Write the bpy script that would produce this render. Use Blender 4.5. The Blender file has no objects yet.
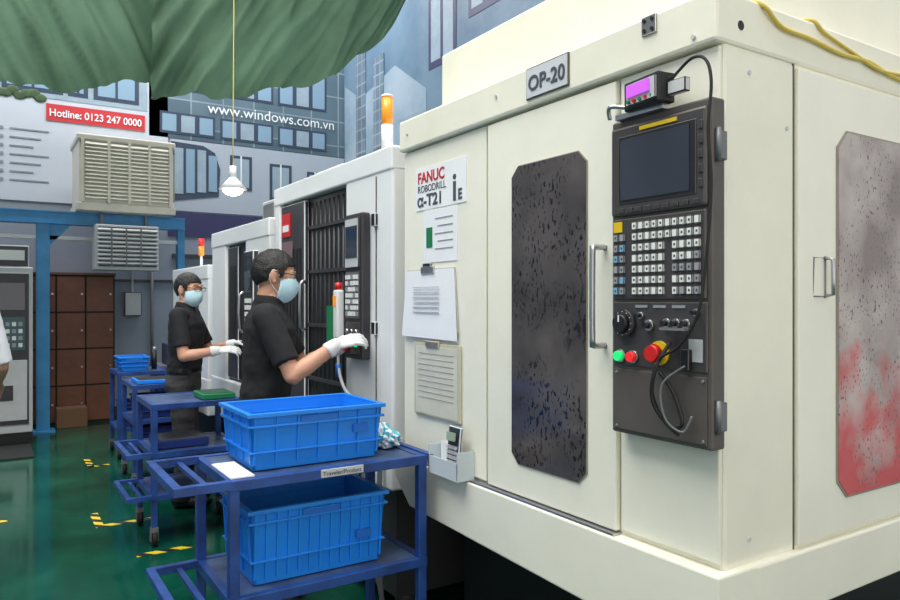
import bpy, bmesh, math, random
from mathutils import Vector, Matrix, noise
from mathutils.bvhtree import BVHTree
random.seed(7)
V=Vector
scene=bpy.context.scene
try:
    scene.view_settings.view_transform='Standard'
except Exception: pass

# ---------------------------------------------------------------- materials
def srgb(r,g,b):
    f=lambda c:(c/255/12.92) if c/255<=.04045 else ((c/255+.055)/1.055)**2.4
    return (f(r),f(g),f(b),1)
def M(name,rgb,rough=.5,metal=0,var=.0,scale=6,bump=0,bscale=60,emit=0,spec=.5,coat=0,dark=None):
    m=bpy.data.materials.new(name); m.use_nodes=True
    nt=m.node_tree; N=nt.nodes; L=nt.links; b=N['Principled BSDF']
    c=srgb(*rgb)
    b.inputs['Base Color'].default_value=c
    b.inputs['Roughness'].default_value=rough
    b.inputs['Metallic'].default_value=metal
    b.inputs['Specular IOR Level'].default_value=spec
    b.inputs['Coat Weight'].default_value=coat
    tc=N.new('ShaderNodeTexCoord')
    if var>0:
        n=N.new('ShaderNodeTexNoise'); n.inputs['Scale'].default_value=scale; n.inputs['Detail'].default_value=6
        n.inputs['Roughness'].default_value=.65
        L.new(tc.outputs['Object'],n.inputs['Vector'])
        r=N.new('ShaderNodeValToRGB'); r.color_ramp.elements[0].position=.3; r.color_ramp.elements[1].position=.62
        d=srgb(*dark) if dark else tuple(x*(1-var) for x in c[:3])+(1,)
        r.color_ramp.elements[0].color=d; r.color_ramp.elements[1].color=c
        L.new(n.outputs['Fac'],r.inputs['Fac']); L.new(r.outputs['Color'],b.inputs['Base Color'])
    if bump>0:
        n2=N.new('ShaderNodeTexNoise'); n2.inputs['Scale'].default_value=bscale; n2.inputs['Detail'].default_value=4
        L.new(tc.outputs['Object'],n2.inputs['Vector'])
        bp=N.new('ShaderNodeBump'); bp.inputs['Strength'].default_value=bump; bp.inputs['Distance'].default_value=.01
        L.new(n2.outputs['Fac'],bp.inputs['Height']); L.new(bp.outputs['Normal'],b.inputs['Normal'])
    if emit>0:
        b.inputs['Emission Color'].default_value=c; b.inputs['Emission Strength'].default_value=emit
    return m
ivory=M('ivory_paint',(240,237,219),.34,var=.09,scale=2.5,bump=.03,bscale=30)
ivory2=M('ivory_door_paint',(242,240,224),.28,var=.07,scale=3)
white=M('white_paint',(234,236,236),.38,var=.06,scale=3)
seam=M('seam_dark',(95,92,80),.8,var=.1)
gasket=M('window_gasket',(150,144,132),.7,var=.1)
black=M('black_plastic',(24,24,26),.45,var=.1)
dgrey=M('dark_grey_metal',(58,56,60),.45,var=.25,scale=5)
mgrey=M('mid_grey_metal',(120,122,124),.45,metal=.3,var=.15)
lgrey=M('light_grey',(196,198,198),.5,var=.1)
steel=M('steel',(185,186,188),.28,metal=.9)
consolem=M('console_grey',(90,84,80),.42,var=.22,scale=7)
bezelm=M('bezel_grey',(66,63,64),.38,var=.15)
keyw=M('key_white',(230,232,228),.5); keyg=M('key_grey',(150,152,158),.5); keyb=M('key_blue',(120,170,200),.5)
red=M('red_plastic',(205,30,28),.35); yel=M('yellow_plastic',(225,190,30),.4); grn=M('green_lamp',(30,215,110),.3,emit=.8)
redl=M('red_lamp',(230,40,40),.3,emit=.4)
orange=M('orange_beacon',(240,150,40),.3,emit=.35)
paper=M('paper',(236,238,240),.7,var=.04,scale=10); ink=M('ink',(70,75,85),.7); inkred=M('ink_red',(190,40,50),.6)
inkl=M('ink_pale',(140,146,155),.7)
paperc=M('clear_sleeve_paper',(212,212,196),.35,var=.12,scale=10)
bluep=M('blue_steel_paint',(40,78,150),.38,var=.35,scale=9,dark=(26,48,100))
bluetop=M('cart_tray_steel',(84,106,148),.4,metal=.2,var=.4,scale=8,dark=(50,62,90))
crateb=M('blue_crate_plastic',(30,136,234),.35,var=.10,scale=5)
cratein=M('blue_crate_inner',(24,104,200),.5,var=.1)
navy=M('navy_crate_plastic',(30,50,120),.45,var=.2)
beam=M('sky_blue_beam_paint',(66,150,205),.45,var=.2,scale=5)
wood=M('brown_locker',(124,76,54),.5,var=.3,scale=4)
woodd=M('brown_locker_gap',(50,30,22),.7)
beige=M('cooler_beige',(222,214,198),.5,var=.12)
louv=M('cooler_louver',(160,152,134),.55,var=.1)
wallm=M('wall_paint',(150,158,172),.7,var=.12,scale=1.5)
wallr=M('wall_paint_side',(176,186,194),.7,var=.1,scale=1.5)
ceilm=M('ceiling_sheet',(150,155,155),.7,var=.1)
rubber=M('rubber',(20,20,20),.7)
bcable=M('blue_hose',(30,90,180),.4); ycable=M('yellow_cable',(215,192,90),.5)
pink=M('meter_display',(190,90,220),.3,emit=.6)
screenm=M('screen_glass',(44,50,62),.10,coat=.6)
greenm=M('green_plastic',(20,120,76),.5); 
glassbulb=M('lamp_glow',(255,250,235),.3,emit=6)
tubem=M('fluorescent_tube',(250,252,255),.3,emit=7)
skin=M('skin',(204,152,124),.5,var=.08,scale=20)
shirtb=M('black_polo_fabric',(24,24,28),.85,var=.25,scale=12,bump=.15,bscale=120)
shirtw=M('white_shirt_fabric',(226,230,236),.8,var=.06,scale=12)
pants=M('dark_trousers',(58,56,58),.85,var=.2,scale=12)
shoe=M('black_shoe',(20,20,22),.4)
belt=M('belt',(14,14,14),.35)
glove=M('white_glove',(228,228,226),.8,var=.08,scale=40,bump=.2,bscale=300)
hairm=M('black_hair',(18,15,14),.5,bump=.6,bscale=150)
maskm=M('face_mask',(190,222,232),.8); maskw=M('mask_strap',(235,238,238),.8)
eyew=M('eye_white',(205,200,194),.3); eyed=M('eye_iris',(30,20,15),.2)
lips=M('lips',(160,95,85),.5)

def nodes(name):
    m=bpy.data.materials.new(name); m.use_nodes=True
    return m,m.node_tree.nodes,m.node_tree.links,m.node_tree.nodes['Principled BSDF']
def ramp(N,stops):
    r=N.new('ShaderNodeValToRGB'); e=r.color_ramp.elements
    e[0].position=stops[0][0]; e[0].color=stops[0][1]
    e[1].position=stops[-1][0]; e[1].color=stops[-1][1]
    for p,c in stops[1:-1]:
        x=e.new(p); x.color=c
    return r
# floor
floorm,N,L,b=nodes('green_epoxy')
tc=N.new('ShaderNodeTexCoord'); n=N.new('ShaderNodeTexNoise'); n.inputs['Scale'].default_value=1.6; n.inputs['Detail'].default_value=9; n.inputs['Roughness'].default_value=.65
L.new(tc.outputs['Object'],n.inputs['Vector'])
r=ramp(N,[(.3,srgb(6,48,38)),(.55,srgb(8,74,56)),(.8,srgb(36,98,78))]); L.new(n.outputs['Fac'],r.inputs['Fac']); L.new(r.outputs['Color'],b.inputs['Base Color'])
r2=ramp(N,[(.3,(.07,.07,.07,1)),(.7,(.20,.20,.20,1))]); L.new(n.outputs['Fac'],r2.inputs['Fac']); L.new(r2.outputs['Color'],b.inputs['Roughness'])
# splattered door window
def splatter(name,c0,c1,redpart=False,sc_=62,thr=.565,spot=(26,24,28)):
    m,N,L,b=nodes(name)
    tc=N.new('ShaderNodeTexCoord')
    n=N.new('ShaderNodeTexNoise'); n.inputs['Scale'].default_value=4; n.inputs['Detail'].default_value=5; L.new(tc.outputs['Object'],n.inputs['Vector'])
    r=ramp(N,[(.35,srgb(*c0)),(.65,srgb(*c1))]); L.new(n.outputs['Fac'],r.inputs['Fac'])
    base=r.outputs['Color']
    if redpart:
        sp=N.new('ShaderNodeSeparateXYZ'); L.new(tc.outputs['Object'],sp.inputs[0])
        nb=N.new('ShaderNodeTexNoise'); nb.inputs['Scale'].default_value=7; nb.inputs['Detail'].default_value=2; L.new(tc.outputs['Object'],nb.inputs['Vector'])
        ad=N.new('ShaderNodeMath'); ad.operation='MULTIPLY_ADD'; L.new(nb.outputs['Fac'],ad.inputs[0]); ad.inputs[1].default_value=1.0; L.new(sp.outputs['Z'],ad.inputs[2])
        rr=ramp(N,[(.36,(.85,.85,.85,1)),(.62,(0,0,0,1))])
        sc=N.new('ShaderNodeMath'); sc.operation='ADD'; sc.inputs[1].default_value=redpart; L.new(ad.outputs[0],sc.inputs[0]); L.new(sc.outputs[0],rr.inputs['Fac'])
        mx2=N.new('ShaderNodeMix'); mx2.data_type='RGBA'; L.new(rr.outputs['Color'],mx2.inputs[0]); L.new(base,mx2.inputs[6]); mx2.inputs[7].default_value=srgb(206,58,64)
        base=mx2.outputs[2]
    mp=N.new('ShaderNodeMapping'); mp.inputs['Scale'].default_value=(1,1,.55); L.new(tc.outputs['Object'],mp.inputs['Vector'])
    def spots(scale,t,dscale,d0,off):
        n2=N.new('ShaderNodeTexNoise'); n2.inputs['Scale'].default_value=scale; n2.inputs['Detail'].default_value=3; L.new(mp.outputs['Vector'],n2.inputs['Vector'])
        r2=ramp(N,[(t,(0,0,0,1)),(t+.04,(1,1,1,1))]); L.new(n2.outputs['Fac'],r2.inputs['Fac'])
        m3=N.new('ShaderNodeMapping'); m3.inputs['Location'].default_value=(off,off,off); L.new(tc.outputs['Object'],m3.inputs['Vector'])
        n3=N.new('ShaderNodeTexNoise'); n3.inputs['Scale'].default_value=dscale; L.new(m3.outputs['Vector'],n3.inputs['Vector'])
        r3=ramp(N,[(d0,(0,0,0,1)),(d0+.12,(1,1,1,1))]); L.new(n3.outputs['Fac'],r3.inputs['Fac'])
        mu=N.new('ShaderNodeMath'); mu.operation='MULTIPLY'; L.new(r2.outputs['Color'],mu.inputs[0]); L.new(r3.outputs['Color'],mu.inputs[1]); return mu
    s1=spots(sc_*1.5,thr,5,.42,0); s2=spots(sc_*.55,thr+.03,3.5,.50,7)
    mm=N.new('ShaderNodeMath'); mm.operation='MAXIMUM'; L.new(s1.outputs[0],mm.inputs[0]); L.new(s2.outputs[0],mm.inputs[1])
    mx=N.new('ShaderNodeMix'); mx.data_type='RGBA'; L.new(mm.outputs[0],mx.inputs[0]); L.new(base,mx.inputs[6]); mx.inputs[7].default_value=srgb(*spot)
    L.new(mx.outputs[2],b.inputs['Base Color']); b.inputs['Roughness'].default_value=.12
    return m
doorwin=splatter('splattered_door_window',(60,56,57),(92,86,84))
sidewin=splatter('murky_side_window',(138,124,122),(196,184,180),redpart=-1.12,sc_=85,thr=.60,spot=(84,74,76))
# net
netm,N,L,b=nodes('green_netting')
tc=N.new('ShaderNodeTexCoord'); n=N.new('ShaderNodeTexNoise'); n.inputs['Scale'].default_value=1.5; n.inputs['Detail'].default_value=5; L.new(tc.outputs['Object'],n.inputs['Vector'])
r=ramp(N,[(.3,srgb(58,86,66)),(.7,srgb(88,118,94))]); L.new(n.outputs['Fac'],r.inputs['Fac']); L.new(r.outputs['Color'],b.inputs['Base Color']); b.inputs['Roughness'].default_value=.8
tr=N.new('ShaderNodeBsdfTranslucent'); L.new(r.outputs['Color'],tr.inputs['Color']); ms=N.new('ShaderNodeMixShader'); ms.inputs[0].default_value=.25
L.new(b.outputs[0],ms.inputs[1]); L.new(tr.outputs[0],ms.inputs[2]); L.new(ms.outputs[0],N['Material Output'].inputs['Surface'])
# brick-like printed facade
def facade(name,c1,c2,line,axis='X',w=.6,h=.5,ms=.03):
    m,N,L,b=nodes(name)
    tc=N.new('ShaderNodeTexCoord'); sp=N.new('ShaderNodeSeparateXYZ'); L.new(tc.outputs['Object'],sp.inputs[0])
    cb=N.new('ShaderNodeCombineXYZ'); L.new(sp.outputs[axis],cb.inputs['X']); L.new(sp.outputs['Z'],cb.inputs['Y'])
    br=N.new('ShaderNodeTexBrick'); br.offset=0; br.inputs['Scale'].default_value=1; br.inputs['Brick Width'].default_value=w; br.inputs['Row Height'].default_value=h
    br.inputs['Mortar Size'].default_value=ms; br.inputs['Color1'].default_value=srgb(*c1); br.inputs['Color2'].default_value=srgb(*c2); br.inputs['Mortar'].default_value=srgb(*line)
    L.new(cb.outputs[0],br.inputs['Vector']); 
    n=N.new('ShaderNodeTexNoise'); n.inputs['Scale'].default_value=1.2; L.new(cb.outputs[0],n.inputs['Vector'])
    mx=N.new('ShaderNodeMix'); mx.data_type='RGBA'; mx.blend_type='MULTIPLY'; mx.inputs[0].default_value=.7
    rr=ramp(N,[(.3,(.45,.5,.54,1)),(.65,(1,1,1,1))]); L.new(n.outputs['Fac'],rr.inputs['Fac'])
    L.new(br.outputs['Color'],mx.inputs[6]); L.new(rr.outputs['Color'],mx.inputs[7]); L.new(mx.outputs[2],b.inputs['Base Color']); b.inputs['Roughness'].default_value=.5
    return m
fac1=facade('banner_facade_print',(84,106,120),(108,130,142),(146,162,170),'X',.42,.36,.01)
fac2=facade('banner_tower_print',(104,124,140),(124,142,156),(158,170,178),'Y',.14,.16,.012)
ban_blue=M('banner_blue_print',(108,134,154),.5,var=.3,scale=.8,dark=(68,98,126))
ban_pale=M('banner_pale_print',(160,176,188),.5,var=.25,scale=1.2,dark=(122,146,166))
ban_white=M('banner_white_print',(200,205,214),.55,var=.08,scale=1)
ban_grey=M('banner_grey_print',(176,184,196),.55,var=.1,scale=1)
ban_navy=M('banner_navy_print',(56,54,98),.5,var=.15)
ban_dark=M('banner_dark_print',(58,70,90),.5); ban_sky=M('banner_sky_print',(134,162,184),.5); ban_glass=M('banner_glass_print',(156,174,188),.5,var=.2)
ban_green=M('banner_leaf_print',(70,96,60),.6,var=.5,scale=14)
# hazard tape
tape,N,L,b=nodes('hazard_tape')
tc=N.new('ShaderNodeTexCoord'); w=N.new('ShaderNodeTexWave'); w.bands_direction='DIAGONAL'; w.inputs['Scale'].default_value=4.5; L.new(tc.outputs['Object'],w.inputs['Vector'])
r=ramp(N,[(.45,srgb(225,195,40)),(.55,srgb(25,25,25))]); L.new(w.outputs['Fac'],r.inputs['Fac']); L.new(r.outputs['Color'],b.inputs['Base Color'])
ragm,N,L,b=nodes('striped_rag')
tc=N.new('ShaderNodeTexCoord'); w=N.new('ShaderNodeTexWave'); w.inputs['Scale'].default_value=12; w.inputs['Distortion'].default_value=6; L.new(tc.outputs['Object'],w.inputs['Vector'])
r=ramp(N,[(.4,srgb(225,232,235)),(.7,srgb(80,170,190))]); L.new(w.outputs['Fac'],r.inputs['Fac']); L.new(r.outputs['Color'],b.inputs['Base Color']); b.inputs['Roughness'].default_value=.9

# ---------------------------------------------------------------- builder
class B:
    def __init__(s,name): s.name=name; s.bm=bmesh.new(); s.mats=[]
    def mi(s,m):
        if m not in s.mats: s.mats.append(m)
        return s.mats.index(m)
    def _fin(s,verts,m,smooth=False):
        fs=set(f for v in verts for f in v.link_faces); i=s.mi(m)
        for f in fs: f.material_index=i; f.smooth=smooth
        return fs
    def box(s,x0,x1,y0,y1,z0,z1,m,bev=0,rot=None):
        c=V(((x0+x1)/2,(y0+y1)/2,(z0+z1)/2))
        mt=Matrix.Translation(c)
        if rot is not None: mt=mt@rot
        mt=mt@Matrix.Diagonal((abs(x1-x0),abs(y1-y0),abs(z1-z0),1))
        r=bmesh.ops.create_cube(s.bm,size=1,matrix=mt); s._fin(r['verts'],m)
        if bev>0:
            es=list(set(e for v in r['verts'] for e in v.link_edges))
            bmesh.ops.bevel(s.bm,geom=es,offset=bev,segments=2,profile=.5,affect='EDGES')
    def cyl(s,p0,p1,r,m,r2=None,seg=20,smooth=True):
        p0=V(p0);p1=V(p1);d=p1-p0
        q=d.to_track_quat('Z','Y').to_matrix().to_4x4()
        mt=Matrix.Translation((p0+p1)/2)@q
        o=bmesh.ops.create_cone(s.bm,cap_ends=True,cap_tris=False,segments=seg,radius1=r,radius2=r if r2 is None else r2,depth=d.length,matrix=mt)
        fs=s._fin(o['verts'],m,smooth)
        for f in fs:
            if len(f.verts)>4: f.smooth=False
    def sph(s,c,rad,m,seg=16,rot=None):
        if not hasattr(rad,'__len__'): rad=(rad,)*3
        mt=Matrix.Translation(V(c))
        if rot is not None: mt=mt@rot
        mt=mt@Matrix.Diagonal((*rad,1))
        o=bmesh.ops.create_uvsphere(s.bm,u_segments=seg,v_segments=seg//2+2,radius=1,matrix=mt); s._fin(o['verts'],m,True)
    def prism(s,pts,off,m,bev=0):
        a=[s.bm.verts.new(p) for p in pts]; b=[s.bm.verts.new(V(p)+V(off)) for p in pts]
        i=s.mi(m); n=len(a); fs=[]
        fs.append(s.bm.faces.new(a)); fs.append(s.bm.faces.new(b[::-1]))
        for k in range(n): fs.append(s.bm.faces.new((a[k],b[k],b[(k+1)%n],a[(k+1)%n])))
        for f in fs: f.material_index=i
        bmesh.ops.recalc_face_normals(s.bm,faces=fs)
        if bev>0:
            es=list(set(e for f in fs for e in f.edges))
            bmesh.ops.bevel(s.bm,geom=es,offset=bev,segments=2,profile=.5,affect='EDGES')
    def tube(s,pts,r,m,seg=8,sub=6,closed=False):
        pts=[V(p) for p in pts]; n=len(pts); P=[]
        if sub<=1: P=pts
        else:
            rng=range(n if closed else n-1)
            for i in rng:
                p0=pts[(i-1)%n] if (closed or i>0) else pts[0]; p1=pts[i]; p2=pts[(i+1)%n]
                p3=pts[(i+2)%n] if (closed or i+2<n) else pts[-1]
                for k in range(sub):
                    t=k/sub
                    P.append(.5*((2*p1)+(-p0+p2)*t+(2*p0-5*p1+4*p2-p3)*t*t+(-p0+3*p1-3*p2+p3)*t**3))
            if not closed: P.append(pts[-1])
        rings=[];i=s.mi(m); up=None
        for k,p in enumerate(P):
            a=P[(k-1)%len(P)] if (closed or k>0) else P[0]; c=P[(k+1)%len(P)] if (closed or k<len(P)-1) else P[-1]
            t=(c-a).normalized()
            if up is None:
                up=V((0,0,1)) if abs(t.z)<.9 else V((1,0,0))
            u=(up-t*up.dot(t)).normalized(); w=t.cross(u); up=u
            rings.append([s.bm.verts.new(p+(u*math.cos(2*math.pi*j/seg)+w*math.sin(2*math.pi*j/seg))*r) for j in range(seg)])
        m_=len(rings)
        for k in range(m_ if closed else m_-1):
            A=rings[k];C=rings[(k+1)%m_]
            for j in range(seg):
                f=s.bm.faces.new((A[j],A[(j+1)%seg],C[(j+1)%seg],C[j])); f.material_index=i; f.smooth=True
        if not closed:
            for rr in (rings[0][::-1],rings[-1]):
                f=s.bm.faces.new(rr); f.material_index=i
    def done(s,parent=None,loc=None):
        bmesh.ops.recalc_face_normals(s.bm,faces=s.bm.faces[:])
        me=bpy.data.meshes.new(s.name)
        co=[v.co for v in s.bm.verts]
        lo=V([min(c[i] for c in co) for i in range(3)]); hi=V([max(c[i] for c in co) for i in range(3)])
        c=V(((lo.x+hi.x)/2,(lo.y+hi.y)/2,lo.z)) if loc is None else V(loc)
        for v in s.bm.verts: v.co-=c
        s.bm.to_mesh(me); s.bm.free()
        for m in s.mats: me.materials.append(m)
        o=bpy.data.objects.new(s.name,me); scene.collection.objects.link(o); o.location=c
        if parent: o.parent=parent; o.location=c-parent.location
        return o
FRONT=Matrix(((0,0,-1),(-1,0,0),(0,1,0)))   # text facing -X
BACK=Matrix(((1,0,0),(0,0,-1),(0,1,0)))     # text facing -Y
def text(body,loc,size,m,parent,face=FRONT,name='lettering',bold=0,sx=1):
    c=bpy.data.curves.new(name,'FONT'); c.body=body; c.size=size; c.extrude=.0006; c.offset=bold; c.align_x='LEFT'
    c.materials.append(m); o=bpy.data.objects.new(name,c); scene.collection.objects.link(o)
    o.rotation_euler=face.to_euler(); o.parent=parent; o.location=V(loc)-parent.location; o.scale=(sx,1,1)
    return o

# ---------------------------------------------------------------- room
def slab(name,x0,x1,y0,y1,z0,z1,m):
    b=B(name); b.box(x0,x1,y0,y1,z0,z1,m); return b.done()
slab('floor',-3.5,4.55,-3,9.9,-.1,0,floorm)
wb=slab('wall_back',-3.5,4.55,9.8,9.9,0,6.5,wallm)
wr=slab('wall_right',4.45,4.55,-3,9.8,0,6.5,wallr)
slab('wall_left',-3.6,-3.5,-3,9.9,0,6.5,wallm)
slab('ceiling',-3.6,4.55,-3,9.9,6.5,6.6,ceilm)
b=B('baseboard_back'); b.box(-3.5,4.45,9.78,9.8,0,.12,dgrey); b.done()

# back banners
yb=9.79
b=B('advertising_banner')
def q(x0,x1,z0,z1,m,d=0.0): b.box(x0,x1,yb-.004-d,yb-d,z0,z1,m)
q(-2.5,1.95,2.62,4.5,ban_white); 
q(-2.5,1.7,3.86,4.5,ban_glass,.004)
for (x0,x1) in ((-.6,.05),(.12,.75),(.8,1.02),(1.08,1.6)):
    q(x0,x1,3.92,4.46,ban_dark,.006); q(x0+.05,x1-.05,3.97,4.4,ban_sky,.008); q((x0+x1)/2-.015,(x0+x1)/2+.015,3.95,4.43,ban_dark,.010)
for k in range(14):
    x=-.4+k*.07; b.sph((x,yb-.012,3.88+.03*math.sin(k*2.3)),(.07,.004,.05),ban_green,seg=8)
q(.57,1.67,3.60,3.80,M('banner_red_print',(200,56,62),.5),.010)
for k in range(7):
    z=3.45-k*.1; q(.2,.60-.08*(k%3),z,z+.016,inkl,.006); b.cyl((.12,yb-.012,z+.008),(.12,yb-.002,z+.008),.02,inkl,seg=12)
q(-.6,-.1,2.8,3.5,ban_sky,.006)
bn=b.done()
text('Hotline: 0123 247 0000',(.60,9.77,3.655),.125,paper,bn,BACK,sx=.86,bold=.002)
b=B('advertising_banner')
q(1.98,4.44,2.62,3.55,ban_grey); 
for (x0,x1,z0,z1) in ((2.75,3.05,2.95,3.42),(3.3,3.62,2.85,3.36),(3.85,4.1,2.95,3.3)):
    q(x0,x1,z0,z1,ban_dark,.006); q(x0+.04,x1-.04,z0+.04,z1-.04,ban_glass,.008); q((x0+x1)/2-.01,(x0+x1)/2+.01,z0,z1,paper,.010)
b.prism([(1.99,yb-.010,2.74),(2.6,yb-.010,2.84),(2.62,yb-.010,3.2),(2.55,yb-.010,3.42),(2.40,yb-.010,3.5),(1.99,yb-.010,3.52)],(0,.006,0),ban_dark)
for k in range(4): q(2.03+k*.145,2.14+k*.145,2.84+k*.02,3.44-(.06 if k==3 else 0),ban_sky if k%2 else ban_glass,.012)
q(1.95,4.44,2.28,2.6,ban_navy)
q(1.72,4.44,3.56,6.3,fac1)
# big printed window frames on the facade
for (x0,x1) in ((1.85,2.55),(2.62,3.35),(3.42,4.15)):
    for (z0,z1) in ((3.62,3.9),(4.2,4.75)):
        q(x0,x1,z0,z1,ban_dark,.006)
        for k in range(3):
            wv=(x1-x0)/3; q(x0+k*wv+.03,x0+(k+1)*wv-.03,z0+.03,z1-.03,ban_glass if k==1 else ban_sky,.009)
bn2=b.done()
text('www.windows.com.vn',(2.45,9.765,3.95),.2,paper,bn2,BACK)
# right wall banner
b=B('advertising_banner'); xr=4.44
def qr(y0,y1,z0,z1,m,d=0): b.box(xr-.004-d,xr-d,y0,y1,z0,z1,m)
qr(1.0,9.78,2.9,6.3,ban_blue)
qr(7.4,9.75,3.0,3.75,ban_pale,.004)
b.prism([(xr-.01,9.75,3.75),(xr-.01,7.4,3.75),(xr-.01,7.4,4.0),(xr-.01,8.2,4.5),(xr-.01,9.2,4.3),(xr-.01,9.75,4.6)],(.004,0,0),ban_pale)
for (y0,y1,z1) in ((9.05,9.35,5.3),(8.5,8.8,4.75)): qr(y0,y1,3.5,z1,fac2,.012)
for (y0,y1,z0,z1) in ((6.75,7.35,4.2,5.1),(5.9,6.5,4.55,5.4),(5.1,5.6,4.6,5.6)):
    qr(y0,y1,z0,z1,ban_navy,.006); qr(y0+.06,(y0+y1)/2-.03,z0+.08,z1-.08,ban_glass,.008); qr((y0+y1)/2+.03,y1-.06,z0+.08,z1-.08,ban_glass,.008)
bn3=b.done()
text('NG',(4.425,7.95,5.35),.5,paper,bn3,FRONT,bold=.01)
# flourescent & lights
def fixture(x,y,lx,ly):
    b=B('ceiling_light_fixture')
    b.box(x-.1,x+.1,y-ly/2,y+ly/2,6.38,6.5,white,.01)
    for dx in (-.05,.05): b.cyl((x+dx,y-ly/2+.05,6.36),(x+dx,y+ly/2-.05,6.36),.02,tubem,seg=10)
    b.done()
for y in (.5,2.5,4.4,8.6):
    for x in (-2.2,.2,2.6): fixture(x,y,.2,1.2)
def area(loc,rot,sx,sy,e,col=(1,1,1)):
    l=bpy.data.lights.new('ceiling_area','AREA'); l.shape='RECTANGLE'; l.size=sx; l.size_y=sy; l.energy=e; l.color=col
    o=bpy.data.objects.new('ceiling_area_light',l); scene.collection.objects.link(o); o.location=loc; o.rotation_euler=rot
area((-.8,2.2,6.3),(0,0,0),4.0,5.0,500,(1,.99,.95))
area((1.0,8.5,6.3),(0,0,0),6,1.8,350,(.98,.985,1))
area((3,2,6.3),(0,0,0),2,4.5,120,(1,.98,.95))
w=bpy.data.worlds.new('world'); scene.world=w; w.use_nodes=True
w.node_tree.nodes['Background'].inputs[0].default_value=(1,.975,.94,1); w.node_tree.nodes['Background'].inputs[1].default_value=1.35

# ---------------------------------------------------------------- netting
def lerpts(P,x):
    if x<=P[0][0]: return P[0][1]
    for a,c in zip(P,P[1:]):
        if x<=c[0]:
            t=(x-a[0])/(c[0]-a[0]); return a[1]+(c[1]-a[1])*t
    return P[-1][1]
def net(name,x0,x1,prof,yo,ph,slant):
    # a sagging sheet: soft swag plus long narrow gathers that run across the cloth
    bm=bmesh.new(); NU,NV=280,60; G=[]
    for i in range(NU+1):
        u=i/NU; x=x0+(x1-x0)*u; zb=lerpts(prof,x); row=[]
        for j in range(NV+1):
            v=j/NV; z=zb+(6.2-zb)*v**1.1
            along=(z-slant*x); across=(x+slant*z)
            w1=noise.noise(V((across*3.2,along*.35,ph)))
            w2=noise.noise(V((across*8.5,along*.5,ph+5)))
            w3=noise.noise(V((across*20,along*.8,ph+9)))
            fold=.16*(1-abs(w1)*2.2)+.07*(1-abs(w2)*2)+.022*w3
            y=yo+1.0*v-.45*math.sin(math.pi*min(1,v*1.25))-fold*(1-.35*v)
            zz=z+(.02*math.sin(x*9+ph)+.012*math.sin(x*23))*(1-v)
            row.append(bm.verts.new((x,y,zz)))
        G.append(row)
    for i in range(NU):
        for j in range(NV):
            f=bm.faces.new((G[i][j],G[i+1][j],G[i+1][j+1],G[i][j+1])); f.smooth=True
    me=bpy.data.meshes.new(name); bm.to_mesh(me); bm.free(); me.materials.append(netm)
    o=bpy.data.objects.new(name,me); scene.collection.objects.link(o); return o
net('shade_netting',-3.3,1.16,[(-3.3,3.4),(-1.5,2.85),(.06,2.98),(.54,3.03),(1.16,3.2)],6.2,0,.55)
net('shade_netting',1.05,4.3,[(1.05,3.03),(1.85,3.19),(2.58,3.44),(3.08,3.89),(3.35,4.3),(4.3,5.6)],6.1,2,-.6)

# ---------------------------------------------------------------- machine 1
def octo(plane,a0,a1,z0,z1,c,off):
    P=[(a0+c,z0),(a1-c,z0),(a1,z0+c),(a1,z1-c),(a1-c,z1),(a0+c,z1),(a0,z1-c),(a0,z0+c)]
    if plane=='X': return [(off,a,z) for a,z in P]
    return [(a,off,z) for a,z in P]
b=B('machining_center')
Y0,Y1=1.10,2.67
b.box(1.5,3.9,Y0,Y1,.78,2.08,ivory,.012)
b.box(1.465,3.9,Y0-.005,Y1+.005,2.075,2.205,ivory,.01)
b.box(1.63,3.7,1.22,2.60,2.19,2.50,ivory,.012)
b.prism([(1.455,Y1+.02,.79),(1.455,Y1+.02,.70),(1.455,Y1-.1,.60),(1.455,Y0-.02,.56),(1.455,Y0-.02,.79)],(.25,0,0),ivory2,.006)
b.box(1.60,3.9,Y0-.022,Y1,.63,.788,ivory2,.006)
b.box(1.75,3.7,1.25,2.6,.1,.66,black)
for x in (1.85,3.5):
    for y in (1.35,2.5): b.cyl((x,y,0),(x,y,.12),.05,dgrey)
b.box(1.486,1.502,2.068,2.665,.805,2.07,ivory2,.004)
b.box(1.495,1.4985,2.052,2.066,.80,2.07,seam)
b.box(1.488,1.502,Y0+.005,1.425,.805,2.07,ivory2,.004)
b.box(1.788,1.794,Y0-.0015,Y0+.01,.79,2.075,seam)
b.box(1.796,2.95,Y0-.012,Y0+.01,.80,2.065,ivory2,.005)
b.prism(octo('Y',1.975,2.78,.895,1.925,.05,Y0-.016),(0,.01,0),gasket)
b.prism(octo('Y',1.981,2.77,.901,1.919,.047,Y0-.018),(0,.01,0),sidewin)
# side handle
b.tube([(1.92,Y0-.01,1.46),(1.92,Y0-.035,1.465),(1.92,Y0-.035,1.56),(1.92,Y0-.01,1.565)],.006,steel,sub=1)
b.tube([(1.865,Y0-.01,1.46),(1.865,Y0-.014,1.565),(1.92,Y0-.014,1.565),(1.92,Y0-.014,1.46),(1.865,Y0-.014,1.46)],.002,mgrey,sub=1)
b.cyl((1.56,Y0-.006,2.128),(1.56,Y0+.01,2.128),.012,black)
b.box(1.459,1.466,1.275,1.325,2.15,2.20,mgrey,.002)
for dy in (.012,.038):
    for dz in (.012,.038): b.cyl((1.455,1.275+dy,2.15+dz),(1.46,1.275+dy,2.15+dz),.005,black,seg=10)
for (y,z) in ((1.98,2.15),(2.6,2.14),(1.16,2.10)): b.cyl((1.46,y,z),(1.467,y,z),.006,lgrey,seg=10)
for (x,z) in ((1.6,2.02),(1.6,.85),(1.76,1.9)): b.cyl((x,Y0-.003,z),(x,Y0+.002,z),.006,lgrey,seg=10)
b.box(1.46,1.4655,1.61,1.81,2.095,2.195,seam)
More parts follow.
